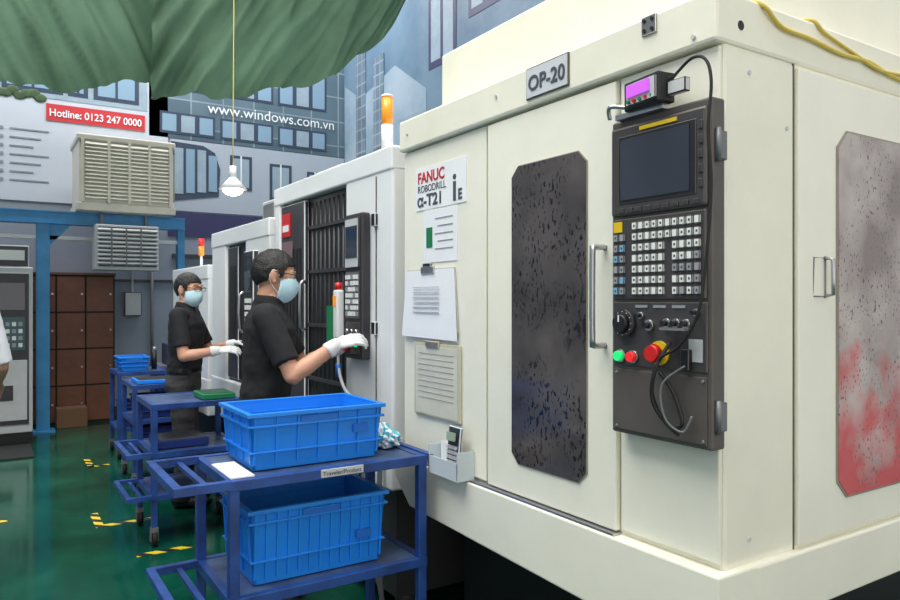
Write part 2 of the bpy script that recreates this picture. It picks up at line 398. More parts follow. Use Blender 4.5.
b.box(1.458,1.4655,1.614,1.806,2.099,2.191,M('label_plate',(200,204,208),.5))
m1=b.done()
text('OP-20',(1.456,1.797,2.120),.066,ink,m1,name='label_text',bold=.001)
# door
b=B('sliding_door')
b.box(1.478,1.499,1.435,2.05,.80,2.066,ivory2,.005)
b.prism(octo('X',1.546,1.906,.905,1.895,.035,1.474),(.012,0,0),gasket)
b.prism(octo('X',1.549,1.903,.908,1.892,.034,1.4725),(.012,0,0),doorwin)
b.tube([(1.478,1.475,1.60),(1.435,1.475,1.598),(1.428,1.475,1.58),(1.428,1.475,1.34),(1.435,1.475,1.322),(1.478,1.475,1.32)],.0085,steel,sub=3)
b.box(1.462,1.5,1.43,2.66,.785,.797,steel)
b.done(m1)
# markings & papers
b=B('label_sticker'); b.box(1.483,1.4865,2.19,2.56,1.815,1.985,paper); s=b.done(m1)
text('FANUC',(1.482,2.545,1.925),.062,inkred,m1,name='maker_text',bold=.0015)
text('ROBODRILL',(1.482,2.545,1.887),.040,ink,m1,name='series_text',sx=1.0)
text('\u03b1-T21',(1.482,2.548,1.83),.066,ink,m1,name='type_text',bold=.002,sx=1.15)
text('i',(1.482,2.285,1.83),.15,ink,m1,name='type_text_i',bold=.003)
text('E',(1.482,2.245,1.83),.055,ink,m1,name='type_text_e',bold=.002)
b=B('notice_paper'); b.box(1.483,1.4865,2.25,2.50,1.60,1.81,paper)
b.box(1.481,1.4835,2.43,2.475,1.66,1.74,greenm)
for k in range(5): b.box(1.4815,1.4835,2.28,2.41-.02*(k%2),1.77-k*.03,1.774-k*.03,inkl)
b.done(m1)
b=B('clipboard_paper')
b.prism([(1.478,2.64,1.325),(1.478,2.24,1.325),(1.478,2.265,1.575),(1.478,2.625,1.575)],(.006,0,0),lgrey)
b.prism([(1.468,2.655,1.30),(1.470,2.235,1.295),(1.475,2.262,1.57),(1.475,2.625,1.57)],(.002,0,0),paper)
for k in range(6): b.box(1.466,1.469,2.36,2.56,1.50-k*.02,1.502-k*.02,inkl)
b.box(1.468,1.478,2.40,2.50,1.555,1.585,steel,.003)
b.box(1.466,1.476,2.42,2.48,1.582,1.597,black,.002)
b.done(m1)
b=B('clipboard_paper')
b.box(1.474,1.486,2.22,2.56,.985,1.28,M('clear_clipboard',(196,192,170),.25),.004)
b.box(1.472,1.4745,2.235,2.545,.995,1.265,paperc)
for k in range(9): b.box(1.4708,1.4725,2.26,2.52,1.235-k*.022,1.2372-k*.022,inkl)
b.box(1.466,1.4745,2.36,2.46,1.262,1.288,steel,.003); b.done(m1)
b=B('document_holder')
hm=M('clear_acrylic',(200,210,216),.12)
b.box(1.41,1.415,2.14,2.34,.80,.86,hm); b.box(1.41,1.485,2.14,2.145,.80,.90,hm); b.box(1.41,1.485,2.335,2.34,.80,.90,hm); b.box(1.41,1.485,2.14,2.34,.795,.80,hm)
b.box(1.43,1.442,2.16,2.24,.81,.985,dgrey,.004,rot=Matrix.Rotation(.1,4,'Y'))
b.box(1.418,1.426,2.175,2.225,.935,.965,M('lcd',(150,170,150),.3),rot=Matrix.Rotation(.1,4,'Y'))
for i in range(4):
    for j in range(4): b.box(1.422,1.430,2.17+i*.016,2.182+i*.016,.85+j*.018,.862+j*.018,lgrey)
b.box(1.46,1.465,2.25,2.33,.80,.91,paper); b.done(m1)

# console
b=B('control_panel'); X=1.44
b.box(X,1.49,1.088,1.412,1.09,1.935,consolem,.006)
b.box(X-.012,X+.002,1.096,1.405,1.675,1.915,bezelm,.008)
b.box(X-.014,X-.010,1.122,1.376,1.705,1.888,black,.003)
b.box(X-.0155,X-.012,1.142,1.366,1.716,1.878,screenm)
b.box(X-.0155,X-.011,1.18,1.30,1.893,1.903,yel); 
for k in range(9): b.box(X-.016,X-.011,1.115+k*.03,1.132+k*.03,1.682,1.694,dgrey,.001)
for k in range(5): b.box(X-.016,X-.011,1.104,1.116,1.72+k*.035,1.74+k*.035,dgrey,.001)
# key area
b.box(X-.008,X+.002,1.10,1.40,1.452,1.668,bezelm,.004)
for r_ in range(7):
    for c_ in range(13):
        if 2<=c_<=2 or (c_==8 and r_>1): continue
        y=1.393-c_*.022; z=1.655-r_*.0285
        m=keyw
        if c_<2: m=keyg if (r_+c_)%3 else keyb
        if c_>8: m=keyw if r_<3 else (keyg if (r_*c_)%4==0 else keyw)
        if r_==0 and c_<2: continue
        b.box(X-.015,X-.007,y-.016,y,z-.020,z,m,.0015)
        if (r_*5+c_*3)%4: b.box(X-.0156,X-.0148,y-.011,y-.006,z-.013,z-.007,ink)
b.box(X-.011,X-.006,1.365,1.395,1.632,1.660,yel)
# operator lower area
b.box(X-.005,X+.002,1.098,1.402,1.275,1.445,bezelm,.003)
b.cyl((X-.004,1.355,1.388),(X-.02,1.355,1.388),.036,dgrey,seg=28); b.cyl((X-.02,1.355,1.388),(X-.034,1.355,1.388),.026,black,r2=.022,seg=24)
b.box(X-.0355,X-.034,1.353,1.357,1.392,1.41,paper)
for k in range(12):
    a=k/12*2*math.pi; b.box(X-.0215,X-.0195,1.355+.031*math.cos(a)-.001,1.355+.031*math.cos(a)+.001,1.388+.031*math.sin(a)-.001,1.388+.031*math.sin(a)+.001,paper)
for (y,z,r_) in ((1.272,1.385,.011),(1.215,1.392,.009),(1.185,1.392,.009),(1.155,1.392,.009),(1.30,1.41,.007),(1.125,1.42,.007)):
    b.cyl((X-.004,y,z),(X-.014,y,z),r_*1.3,steel,seg=16); b.cyl((X-.014,y,z),(X-.028,y,z),r_*.8,black,seg=12)
for (y,z) in ((1.30,1.436),(1.24,1.436),(1.18,1.436)): b.box(X-.008,X-.004,y-.02,y+.02,z-.006,z+.001,inkl)
for (y,mm) in ((1.372,grn),(1.328,redl)):
    b.cyl((X-.004,y,1.30),(X-.012,y,1.30),.017,steel,seg=20); b.cyl((X-.012,y,1.30),(X-.024,y,1.30),.013,mm,seg=20)
b.cyl((X-.004,1.24,1.315),(X-.01,1.24,1.315),.031,yel,seg=28); b.cyl((X-.01,1.24,1.315),(X-.026,1.24,1.315),.014,red,seg=20); b.cyl((X-.026,1.24,1.315),(X-.042,1.24,1.315),.024,red,r2=.020,seg=28)
b.box(X-.007,X-.003,1.11,1.15,1.30,1.355,lgrey); b.box(X-.02,X-.005,1.14,1.165,1.28,1.33,black,.002)
b.box(X-.045,X-.02,1.13,1.21,1.374,1.382,steel,.002)
# lower plate
b.box(X-.004,X+.001,1.10,1.40,1.10,1.265,consolem,.003)
for (y,z) in ((1.39,1.11),(1.11,1.11),(1.39,1.255),(1.11,1.255)): b.cyl((X-.003,y,z),(X-.007,y,z),.004,steel,seg=8)
for z in (1.17,1.82):
    b.box(X+.012,1.488,1.080,1.090,z-.035,z+.035,mgrey,.003); b.cyl((X+.016,1.081,z-.04),(X+.016,1.081,z+.04),.006,mgrey,seg=12)
b.tube([(X-.02,1.195,1.345),(X-.05,1.215,1.28),(X-.05,1.225,1.2),(X-.03,1.19,1.14),(X-.03,1.15,1.15),(X-.03,1.175,1.22),(X-.04,1.21,1.27)],.005,black)
b.tube([(X-.02,1.15,1.29),(X-.045,1.20,1.24),(X-.045,1.19,1.16),(X-.03,1.15,1.13),(X-.02,1.13,1.17)],.0028,mgrey)
con=b.done(m1)
# meter on console
b=B('digital_counter')
rz=Matrix.Rotation(math.radians(-7),4,'Z')
b.box(1.40,1.455,1.205,1.335,1.945,2.02,black,.004,rot=rz); b.box(1.395,1.403,1.215,1.325,1.955,2.012,lgrey,.002,rot=rz)
b.box(1.390,1.397,1.235,1.318,1.975,2.006,pink,rot=rz)
for k in range(5): b.cyl((1.390,1.23+k*.02,1.963),(1.397,1.23+k*.02,1.963),.005,red if k%2 else greenm,seg=10)
b.box(1.42,1.45,1.22,1.38,1.933,1.947,steel); b.tube([(1.43,1.34,1.96),(1.41,1.39,1.97),(1.42,1.40,1.94)],.006,steel)
b.box(1.42,1.44,1.15,1.205,1.96,1.995,lgrey,.003)
b.tube([(1.43,1.20,2.0),(1.43,1.14,2.035),(1.425,1.095,2.02),(1.42,1.075,1.96),(1.415,1.08,1.85),(1.42,1.075,1.72),(1.415,1.085,1.55),(1.405,1.10,1.42),(1.40,1.15,1.34),(1.395,1.21,1.30),(1.40,1.235,1.22),(1.405,1.20,1.15),(1.41,1.16,1.12)],.0038,rubber)
b.done(m1)
b=B('power_cable'); yy=Y0-.012
b.tube([(1.62,1.17,2.225),(1.63,1.12,2.214),(1.65,yy,2.19),(1.72,yy,2.155),(1.85,yy,2.150),(2.0,yy,2.138),(2.15,yy,2.142),(2.3,yy,2.122),(2.6,yy,2.12),(3.0,yy,2.14)],.006,ycable)
b.tube([(1.85,1.15,2.214),(1.88,1.10,2.21),(1.92,yy,2.18),(2.05,yy,2.155),(2.2,yy-.003,2.128),(2.35,yy-.003,2.135),(2.7,yy,2.15)],.005,ycable); b.done(m1)

# ---------------------------------------------------------------- machine 2
b=B('machining_center')
a0,a1=2.80,4.36
b.box(1.56,3.8,a0+.004,a1-.004,.61,2.10,white,.01)
b.box(1.503,1.6,a0+.002,3.30,.65,2.10,white,.012)
b.box(1.497,3.8,a0,a1,2.03,2.14,white,.01)
b.box(1.503,1.6,4.27,a1-.002,.65,2.05,white,.01)
b.box(1.497,1.6,a0,a1,.60,.84,white,.01)
b.box(1.545,1.57,3.3,4.27,.84,2.03,black)
b.box(1.512,1.54,3.88,4.265,.85,2.02,dgrey,.006)
for k in range(6): b.box(1.508,1.515,3.93+k*.055,3.955+k*.055,1.0,1.75,black)
for k in range(9): b.cyl((1.55,3.36+k*.06,.86),(1.55,3.36+k*.06,2.0),.011,dgrey,seg=8)
for z in (1.0,1.3,1.6,1.85): b.box(1.53,1.545,3.31,3.87,z,z+.02,dgrey)
b.box(1.506,1.513,4.10,4.24,1.83,1.97,red); b.box(1.504,1.508,4.12,4.22,1.86,1.90,paper)
b.box(1.506,1.511,4.06,4.24,1.70,1.8,M('label_grey',(120,100,104),.5))
b.box(1.528,1.536,3.42,3.60,1.22,1.42,greenm)
b.tube([(1.512,3.86,1.55),(1.48,3.86,1.54),(1.48,3.86,1.3),(1.512,3.86,1.29)],.01,steel,sub=2)
b.box(1.55,3.7,a0+.05,a1-.05,.1,.62,dgrey)
for x in (1.65,3.5):
    for y in (a0+.15,a1-.15): b.cyl((x,y,0),(x,y,.12),.05,dgrey)
b.box(1.4985,1.5035,2.955,2.96,.85,2.02,seam)
for z in (1.82,1.32): b.box(1.485,1.503,2.94,2.98,z-.03,z+.03,black,.003)
b.box(1.75,2.5,3.9,4.3,2.13,2.26,lgrey,.01)
m2=b.done()
b=B('signal_tower'); b.cyl((1.57,2.98,2.14),(1.57,2.98,2.27),.028,white,seg=24); b.cyl((1.57,2.98,2.27),(1.57,2.98,2.40),.026,orange,seg=24); b.cyl((1.57,2.98,2.40),(1.57,2.98,2.41),.028,white,seg=24); b.cyl((1.57,2.98,2.138),(1.57,2.98,2.15),.045,white,seg=24); b.done(m2)
b=B('control_panel'); X=1.455
b.box(X,1.5,3.015,3.20,1.17,1.86,dgrey,.008)
b.box(X-.01,X+.002,3.03,3.185,1.60,1.84,lgrey,.006); b.box(X-.013,X-.008,3.045,3.17,1.65,1.80,screenm)
b.box(X-.006,X+.002,3.03,3.185,1.36,1.585,mgrey,.004)
for i in range(7):
    for j in range(5): b.box(X-.012,X-.005,3.04+j*.028,3.06+j*.028,1.375+i*.029,1.395+i*.029,keyw if (i+j)%4 else keyg)
b.box(X-.006,X+.002,3.03,3.185,1.19,1.345,bezelm,.004)
for y in (3.05,3.10,3.15): b.cyl((X-.005,y,1.3),(X-.02,y,1.3),.013,steel,seg=14)
b.cyl((X-.005,3.15,1.23),(X-.03,3.15,1.23),.022,red,seg=18); b.cyl((X-.005,3.06,1.24),(X-.015,3.06,1.24),.012,grn,seg=14)
b.done(m2)
b=B('hand_pendant')
b.box(1.415,1.455,3.205,3.26,1.26,1.50,white,.01); b.cyl((1.435,3.232,1.50),(1.435,3.232,1.535),.018,red,seg=16); b.box(1.412,1.417,3.215,3.25,1.42,1.47,orange); b.box(1.455,1.51,3.22,3.25,1.34,1.38,mgrey)
b.tube([(1.435,3.232,1.26),(1.43,3.22,1.12),(1.44,3.17,1.02),(1.46,3.10,.98),(1.475,3.0,.92),(1.49,2.92,.90)],.008,lgrey); b.cyl((1.435,3.23,1.07),(1.43,3.225,1.14),.014,bcable)
b.tube([(1.48,3.05,.83),(1.46,3.02,.6),(1.47,2.95,.35),(1.48,2.88,.15),(1.5,2.86,.02)],.011,mgrey); b.tube([(1.485,2.88,.83),(1.46,2.85,.5),(1.465,2.84,.2),(1.475,2.84,.02)],.012,mgrey)
b.done(m2)
# machine 3
b=B('machining_center'); a0,a1=4.46,5.86
b.box(1.55,3.8,a0+.004,a1-.004,.56,1.95,white,.01)
b.box(1.503,1.6,a0+.002,4.97,.60,1.93,white,.012); b.box(1.503,1.6,5.47,a1-.002,.60,1.93,white,.012); b.box(1.497,3.8,a0,a1,1.86,1.98,white,.01); b.box(1.497,1.6,a0,a1,.55,.85,white,.01)
b.box(1.535,1.56,4.97,5.47,.85,1.86,black); b.box(1.52,1.54,5.2,5.46,.87,1.84,dgrey,.004); b.box(1.516,1.522,5.25,5.41,1.1,1.7,black)
b.box(1.46,1.5,4.66,4.86,1.2,1.78,dgrey,.006); b.box(1.454,1.462,4.69,4.83,1.5,1.74,screenm); 
for i in range(5):
    for j in range(4): b.box(1.454,1.461,4.695+j*.036,4.72+j*.036,1.25+i*.045,1.28+i*.045,keyw)
b.box(1.6,3.6,a0+.05,a1-.05,.1,.6,dgrey)
for x in (1.7,3.5):
    for y in (a0+.15,a1-.15): b.cyl((x,y,0),(x,y,.12),.05,dgrey)
b.box(1.65,2.1,4.75,5.05,1.97,2.15,lgrey,.01); b.box(1.64,1.652,4.8,5.0,2.0,2.12,mgrey)
b.tube([(1.51,5.0,1.5),(1.47,5.0,1.48),(1.47,5.0,1.25),(1.51,5.0,1.23)],.01,steel,sub=2)
b.done()
# machine 4
b=B('machining_center'); a0,a1=5.98,7.3
b.box(1.55,3.6,a0+.004,a1-.004,.51,1.70,white,.01); b.box(1.503,1.6,a0+.002,6.3,.55,1.70,white,.01); b.box(1.503,1.6,6.95,a1-.002,.55,1.70,white,.01); b.box(1.497,3.6,a0,a1,1.62,1.74,white,.01); b.box(1.54,1.56,6.3,6.95,.8,1.62,dgrey); b.box(1.497,1.6,a0,a1,.5,.8,white,.01)
b.box(1.6,3.5,a0+.1,a1-.1,0,.55,dgrey)
b.cyl((1.6,6.6,1.73),(1.6,6.6,1.85),.012,white); b.cyl((1.6,6.6,1.85),(1.6,6.6,1.93),.024,orange); b.cyl((1.6,6.6,1.93),(1.6,6.6,2.0),.024,redl)
b.done()

# ---------------------------------------------------------------- carts & crates
def crate(name,x0,x1,y0,y1,z0,z1,m=crateb,mi=cratein,ribs=7):
    b=B(name); t=.03; h=z1-z0
    bx0,bx1,by0,by1=x0+t,x1-t,y0+t,y1-t; w=.012
    b.box(bx0,bx1,by0,by1,z0,z0+.01,m,.003)
    def wallp(p0,p1,q1,q0,off):
        b.prism([p0,p1,q1,q0],off,m)
    zt_=z1-.004
    wallp((bx0,by0,z0),(bx1,by0,z0),(x1-.012,y0+.012,zt_),(x0+.012,y0+.012,zt_),(0,w*.6,0))
    wallp((bx0,by1,z0),(bx1,by1,z0),(x1-.012,y1-.012,zt_),(x0+.012,y1-.012,zt_),(0,-w*.6,0))
    wallp((bx0,by0,z0),(bx0,by1,z0),(x0+.012,y1-.012,zt_),(x0+.012,y0+.012,zt_),(w*.6,0,0))
    wallp((bx1,by0,z0),(bx1,by1,z0),(x1-.012,y1-.012,zt_),(x1-.012,y0+.012,zt_),(-w*.6,0,0))
    for zz,hh,e in ((z1-.014,.014,0),(z1-.05,.008,.004),(z0+h*.30,.006,.012)):
        b.box(x0+e,x1-e,y0+e,y0+e+.02,zz,zz+hh,m,.0015); b.box(x0+e,x1-e,y1-e-.02,y1-e,zz,zz+hh,m,.0015)
        b.box(x0+e+.0006,x0+e+.02,y0+e+.0185,y1-e-.0185,zz+.0005,zz+hh-.0005,m); b.box(x1-e-.02,x1-e-.0006,y0+e+.0185,y1-e-.0185,zz+.0005,zz+hh-.0005,m)
    for k in range(ribs):
        x=x0+.03+(x1-x0-.06)*k/(ribs-1)
        for ya,s_ in ((y0+.006,1),(y1-.006,-1)):
            b.prism([(x-.004,ya,z1-.014),(x+.004,ya,z1-.014),(x+.004,ya+s_*.014,z0+.02),(x-.004,ya+s_*.014,z0+.02)],(0,s_*.012,0),m)
    for k in range(4):
        y=y0+.04+(y1-y0-.08)*k/3
        for xa,s_ in ((x0+.006,1),(x1-.006,-1)):
            b.prism([(xa,y-.004,z1-.014),(xa,y+.004,z1-.014),(xa+s_*.014,y+.004,z0+.02),(xa+s_*.014,y-.004,z0+.02)],(s_*.012,0,0),m)
    xm=(x0+x1)/2
    b.box(xm-.07,xm+.07,y0+.004,y0+.012,z1-.045,z1-.02,mi,.002)
    b.box(x1-.13,x1-.07,y0+.010,y0+.02,z0+.10,z0+.13,mi)
    return b.done()
def cart(x0,x1,y0,y1,zt,zl,handle=.18,mid=None,hz=None):
    b=B('utility_cart'); s_=.034
    for x in (x0,x1-s_):
        for y in (y0,y1-s_):
            b.box(x,x+s_,y,y+s_,.11,zt-.006,bluep,.003)
            cx,cy=x+s_/2,y+s_/2
            b.box(cx-.02,cx+.02,cy-.025,cy+.025,.085,.112,mgrey); b.box(cx-.022,cx-.018,cy-.02,cy+.02,.03,.09,mgrey); b.box(cx+.018,cx+.022,cy-.02,cy+.02,.03,.09,mgrey)
            b.cyl((cx-.014,cy,.045),(cx+.014,cy,.045),.045,rubber,seg=20)
    for z in (zt,zl)+((mid,) if mid else ()):
        b.box(x0+.005,x1-.005,y0+.005,y1-.005,z-.022,z-.004,bluetop)
        for (ya,yb_) in ((y0-.001,y0+.028),(y1-.028,y1+.001)): b.box(x0-.002,x1+.002,ya,yb_,z-.035,z,bluep,.0025)
        for (xa,xb) in ((x0-.001,x0+.028),(x1-.028,x1+.001)): b.box(xa,xb,y0+.026,y1-.026,z-.0345,z-.0006,bluep)
    for z in (hz if hz is not None else (zt,zl)):
        if handle:
            for yy in (y0+.0,y1-.03): b.box(x0-handle+.027,x0,yy-.03,yy-.002,z-.0195,z+.0075,bluep)
            b.box(x0-handle,x0-handle+.028,y0-.031,y1-.031,z-.02,z+.008,bluep,.002)
            b.box(x0-handle*.45,x0-handle*.45+.02,y0-.003,y1-.059,z-.018,z-.004,bluep)
    return b
b=cart(.655,1.40,2.335,2.80,.86,.473)
b.box(1.402,1.43,2.335,2.62,.84,.865,bluep,.003)
b.box(.97,1.13,2.327,2.334,.832,.858,lgrey); c1=b.done()
text('Traveler/Product',(.975,2.3262,.838),.021,ink,c1,BACK)
crate('plastic_crate',.735,1.262,2.405,2.77,.861,1.06)
crate('plastic_crate',.73,1.265,2.385,2.76,.474,.735,ribs=13)
b=B('paper_sheet'); b.box(.665,.745,2.36,2.60,.861,.866,paper); b.done()
# rag
bm=bmesh.new(); bmesh.ops.create_icosphere(bm,subdivisions=5,radius=1)
for v in bm.verts:
    n=noise.noise(v.co*2.6)*.4+noise.noise(v.co*6)*.22+noise.noise(v.co*14)*.08
    v.co=V((v.co.x*.060*(1+n),v.co.y*.10*(1+n),max(-.03,v.co.z*.050*(1+1.6*n))))
me=bpy.data.meshes.new('cleaning_rag'); bm.to_mesh(me); bm.free(); me.materials.append(ragm); [setattr(p,'use_smooth',True) for p in me.polygons]
o=bpy.data.objects.new('cleaning_rag',me); scene.collection.objects.link(o); o.location=(1.335,2.60,.892)
b=B('coiled_hose'); b.tube([(1.28,2.50,.485),(1.31,2.56,.50),(1.33,2.66,.51),(1.34,2.72,.56),(1.33,2.76,.66),(1.31,2.75,.76),(1.28,2.77,.80)],.006,bcable); b.done()

b=cart(.80,1.33,4.47,4.98,.835,.30,.14,mid=.55,hz=(.55,.30)); b.done()
b=B('green_tray'); b.box(1.10,1.30,4.50,4.75,.836,.87,greenm,.005); b.box(1.115,1.285,4.515,4.735,.868,.873,M('dark_green',(12,70,46),.6)); b.done()
b=B('parts_box'); b.box(.85,1.15,4.55,4.85,.551,.60,navy,.005); b.box(.87,1.13,4.57,4.83,.598,.603,mgrey); b.done()
b=cart(.93,1.40,5.95,6.5,.79,.28,.0,mid=.52); b.done()
crate('plastic_crate',.97,1.36,6.0,6.4,.521,.68,navy,navy,5); crate('plastic_crate',.97,1.36,6.0,6.4,.281,.45,navy,navy,5)
b=B('metal_tray'); b.box(.97,1.32,6.0,6.3,.791,.82,crateb,.004); b.box(.99,1.30,6.02,6.28,.818,.823,black); b.done()
b=cart(.98,1.42,7.1,7.6,.79,.28,.0); b.done()
crate('plastic_crate',1.0,1.27,7.15,7.5,.791,.92,ribs=5); crate('plastic_crate',1.02,1.38,7.15,7.5,.281,.5,navy,navy,5)
b=B('small_bottle'); b.cyl((1.33,7.3,.791),(1.33,7.3,.97),.025,black); b.cyl((1.33,7.3,.97),(1.33,7.3,1.0),.012,lgrey); b.done()
b=B('small_machine_stand')
b.box(1.47,1.78,7.7,8.1,.0,.75,navy,.01); b.box(1.45,1.8,7.68,8.12,.75,.78,mgrey,.005); b.box(1.53,1.72,7.8,8.0,.78,1.0,dgrey,.01); b.done()

# hazard tape on floor
b=B('hazard_tape_marking')
for (x,y,l,d) in ((.62,5.04,.3,'x'),(.57,5.04,.35,'y'),(.72,6.9,.17,'x'),(.72,6.9,.4,'y'),(-.35,5.5,.45,'x'),(-.0,5.2,.35,'y'),(.70,4.34,.30,'x')):
    if d=='x': b.box(x,x+l,y,y+.05,.0,.002,tape)
    else: b.box(x,x+.05,y,y+l,.0,.002,tape)
b.done()

# ---------------------------------------------------------------- back area
b=B('gantry_frame')
b.box(-3.3,1.98,8.96,9.10,2.30,2.42,beam,.008); b.box(-3.3,1.98,8.94,9.12,2.29,2.305,beam); b.box(-3.3,1.98,8.94,9.12,2.415,2.43,beam)
b.box(.43,.56,8.97,9.09,0,2.30,beam,.008); b.box(.38,.61,8.92,9.14,0,.02,beam)
b.box(1.90,1.98,8.97,9.09,1.75,2.3,beam,.005)
b.box(-3.3,1.95,9.0,9.06,2.12,2.16,white); b.box(-3.2,-3.1,8.97,9.09,0,2.3,beam)
b.prism([(.56,9.0,2.3),(.78,9.0,2.3),(.56,9.0,2.05)],(0,.05,0),beam)
b.done()
b=B('evaporative_cooler')
b.box(.82,1.80,8.72,9.5,2.46,3.26,beige,.02); b.box(.80,1.82,8.70,9.52,3.2,3.27,beige,.015); b.box(.80,1.82,8.70,9.52,2.431,2.52,beige,.01)
for k in range(15):
    z=2.56+k*.042
    b.box(.88,1.74,8.695,8.73,z,z+.028,beige,rot=Matrix.Rotation(-.5,4,'X')); b.box(.88,1.74,8.708,8.722,z+.026,z+.042,louv)
for x in (.84,1.10,1.31,1.52,1.745): b.box(x,x+.03,8.685,8.72,2.52,3.2,beige,.004)
b.box(1.78,1.83,8.8,9.4,2.6,3.15,louv)
b.done()
b=B('air_duct'); 
b.box(.97,1.62,8.62,8.92,1.78,2.28,lgrey,.01); b.box(1.0,1.59,8.6,8.63,1.82,2.25,dgrey)
for k in range(9): b.box(.99,1.60,8.585,8.62,1.84+k*.046,1.862+k*.046,lgrey,rot=Matrix.Rotation(-.6,4,'X'))
for k in range(3): b.box(1.12+k*.15,1.135+k*.15,8.58,8.62,1.82,2.25,mgrey)
for x in (1.05,1.52): b.box(x,x+.03,8.90,8.935,2.2,2.43,mgrey)
b.done()
b=B('storage_locker')
b.box(.34,1.27,9.42,9.76,0,1.74,woodd)
for i in range(3):
    for j in range(4):
        x=.35+i*.305; z=.03+j*.427
        b.box(x,x+.295,9.40,9.425,z,z+.417,wood,.005); b.cyl((x+.26,9.385,z+.21),(x+.26,9.40,z+.21),.012,steel,seg=12)
b.box(.33,1.28,9.39,9.77,1.74,1.77,wood,.005); b.done()
b=B('cardboard_box'); b.box(.64,.95,9.16,9.37,0,.22,M('cardboard',(120,88,62),.8),.005); b.done()
b=B('electrical_cabinet')
b.box(-.9,.37,8.35,8.85,.12,1.78,lgrey,.01); b.box(-.9,.37,8.37,8.83,0,.12,black)
b.box(.02,.34,8.338,8.352,.2,1.72,dgrey,.004); b.box(.06,.30,8.33,8.34,1.35,1.62,screenm); b.box(.06,.30,8.33,8.34,.95,1.28,M('cab_teal',(60,96,100),.4))
for i in range(4):
    for j in range(4): b.box(.08+i*.055,.115+i*.055,8.322,8.332,.98+j*.07,1.02+j*.07,keyw if (i+j)%2 else keyg)
b.box(.04,.32,8.325,8.34,.25,.85,lgrey,.004); b.box(.06,.20,8.32,8.33,.45,.6,dgrey)
b.box(-.9,.34,8.4,8.8,1.78,2.0,dgrey,.01); b.box(-.5,.30,8.38,8.45,1.85,1.95,keyw)
b.done()
b=B('floor_mat'); b.box(-.8,.35,7.6,8.3,0,.015,rubber,.004); b.done()
b=B('wall_conduit'); b.box(1.3,4.3,9.76,9.80,1.68,1.71,dgrey); b.box(1.42,1.62,9.70,9.80,1.25,1.55,lgrey,.01); b.cyl((1.52,9.77,1.55),(1.52,9.77,2.25),.015,lgrey); b.box(2.0,4.4,9.74,9.80,2.0,2.05,dgrey)
b.cyl((1.75,9.75,.0),(1.75,9.75,2.2),.02,mgrey); b.done()

# hanging lamp
b=B('pendant_lamp')
lx,ly=1.24,4.35
b.tube([(lx,ly,6.5),(lx+.01,ly,4.5),(lx,ly,2.24)],.003,ycable,seg=6)
b.cyl((lx,ly,2.19),(lx,ly,2.26),.02,white); b.cyl((lx,ly,2.12),(lx,ly,2.19),.085,white,r2=.022,seg=28)
b.sph((lx,ly,2.115),(.06,.06,.035),glassbulb); b.done()

# ---------------------------------------------------------------- people
def ring_loft(rings,n=24):
    vs=[];fs=[]
    for (c,ax,ay) in rings:
        for k in range(n):
            t=2*math.pi*k/n; vs.append(V(c)+V(ax)*math.cos(t)+V(ay)*math.sin(t))
    for i in range(len(rings)-1):
        for k in range(n): fs.append((i*n+k,i*n+(k+1)%n,(i+1)*n+(k+1)%n,(i+1)*n+k))
    fs.append(tuple(range(n))[::-1]); fs.append(tuple((len(rings)-1)*n+k for k in range(n)))
    return vs,fs
def pcone(p0,p1,r0,r1,n=18):
    p0=V(p0);p1=V(p1);t=(p1-p0).normalized(); u=t.orthogonal().normalized(); w=t.cross(u)
    return ring_loft([(p0,u*r0,w*r0),(p1,u*r1,w*r1)],n)
def psph(c,rad,n=16,rot=None):
    if not hasattr(rad,'__len__'): rad=(rad,)*3
    vs=[];fs=[];m=10
    c=V(c); R=rot or Matrix.Identity(3)
    vs.append(c+R@V((0,0,rad[2])))
    for i in range(1,m):
        a=math.pi*i/m
        for k in range(n):
            t=2*math.pi*k/n; vs.append(c+R@V((rad[0]*math.sin(a)*math.cos(t),rad[1]*math.sin(a)*math.sin(t),rad[2]*math.cos(a))))
    vs.append(c+R@V((0,0,-rad[2])))
    for k in range(n): fs.append((0,1+k,1+(k+1)%n))
    for i in range(m-2):
        for k in range(n): fs.append((1+i*n+k,1+(i+1)*n+k,1+(i+1)*n+(k+1)%n,1+i*n+(k+1)%n))
    last=len(vs)-1
    for k in range(n): fs.append((last,1+(m-2)*n+(k+1)%n,1+(m-2)*n+k))
    return vs,fs
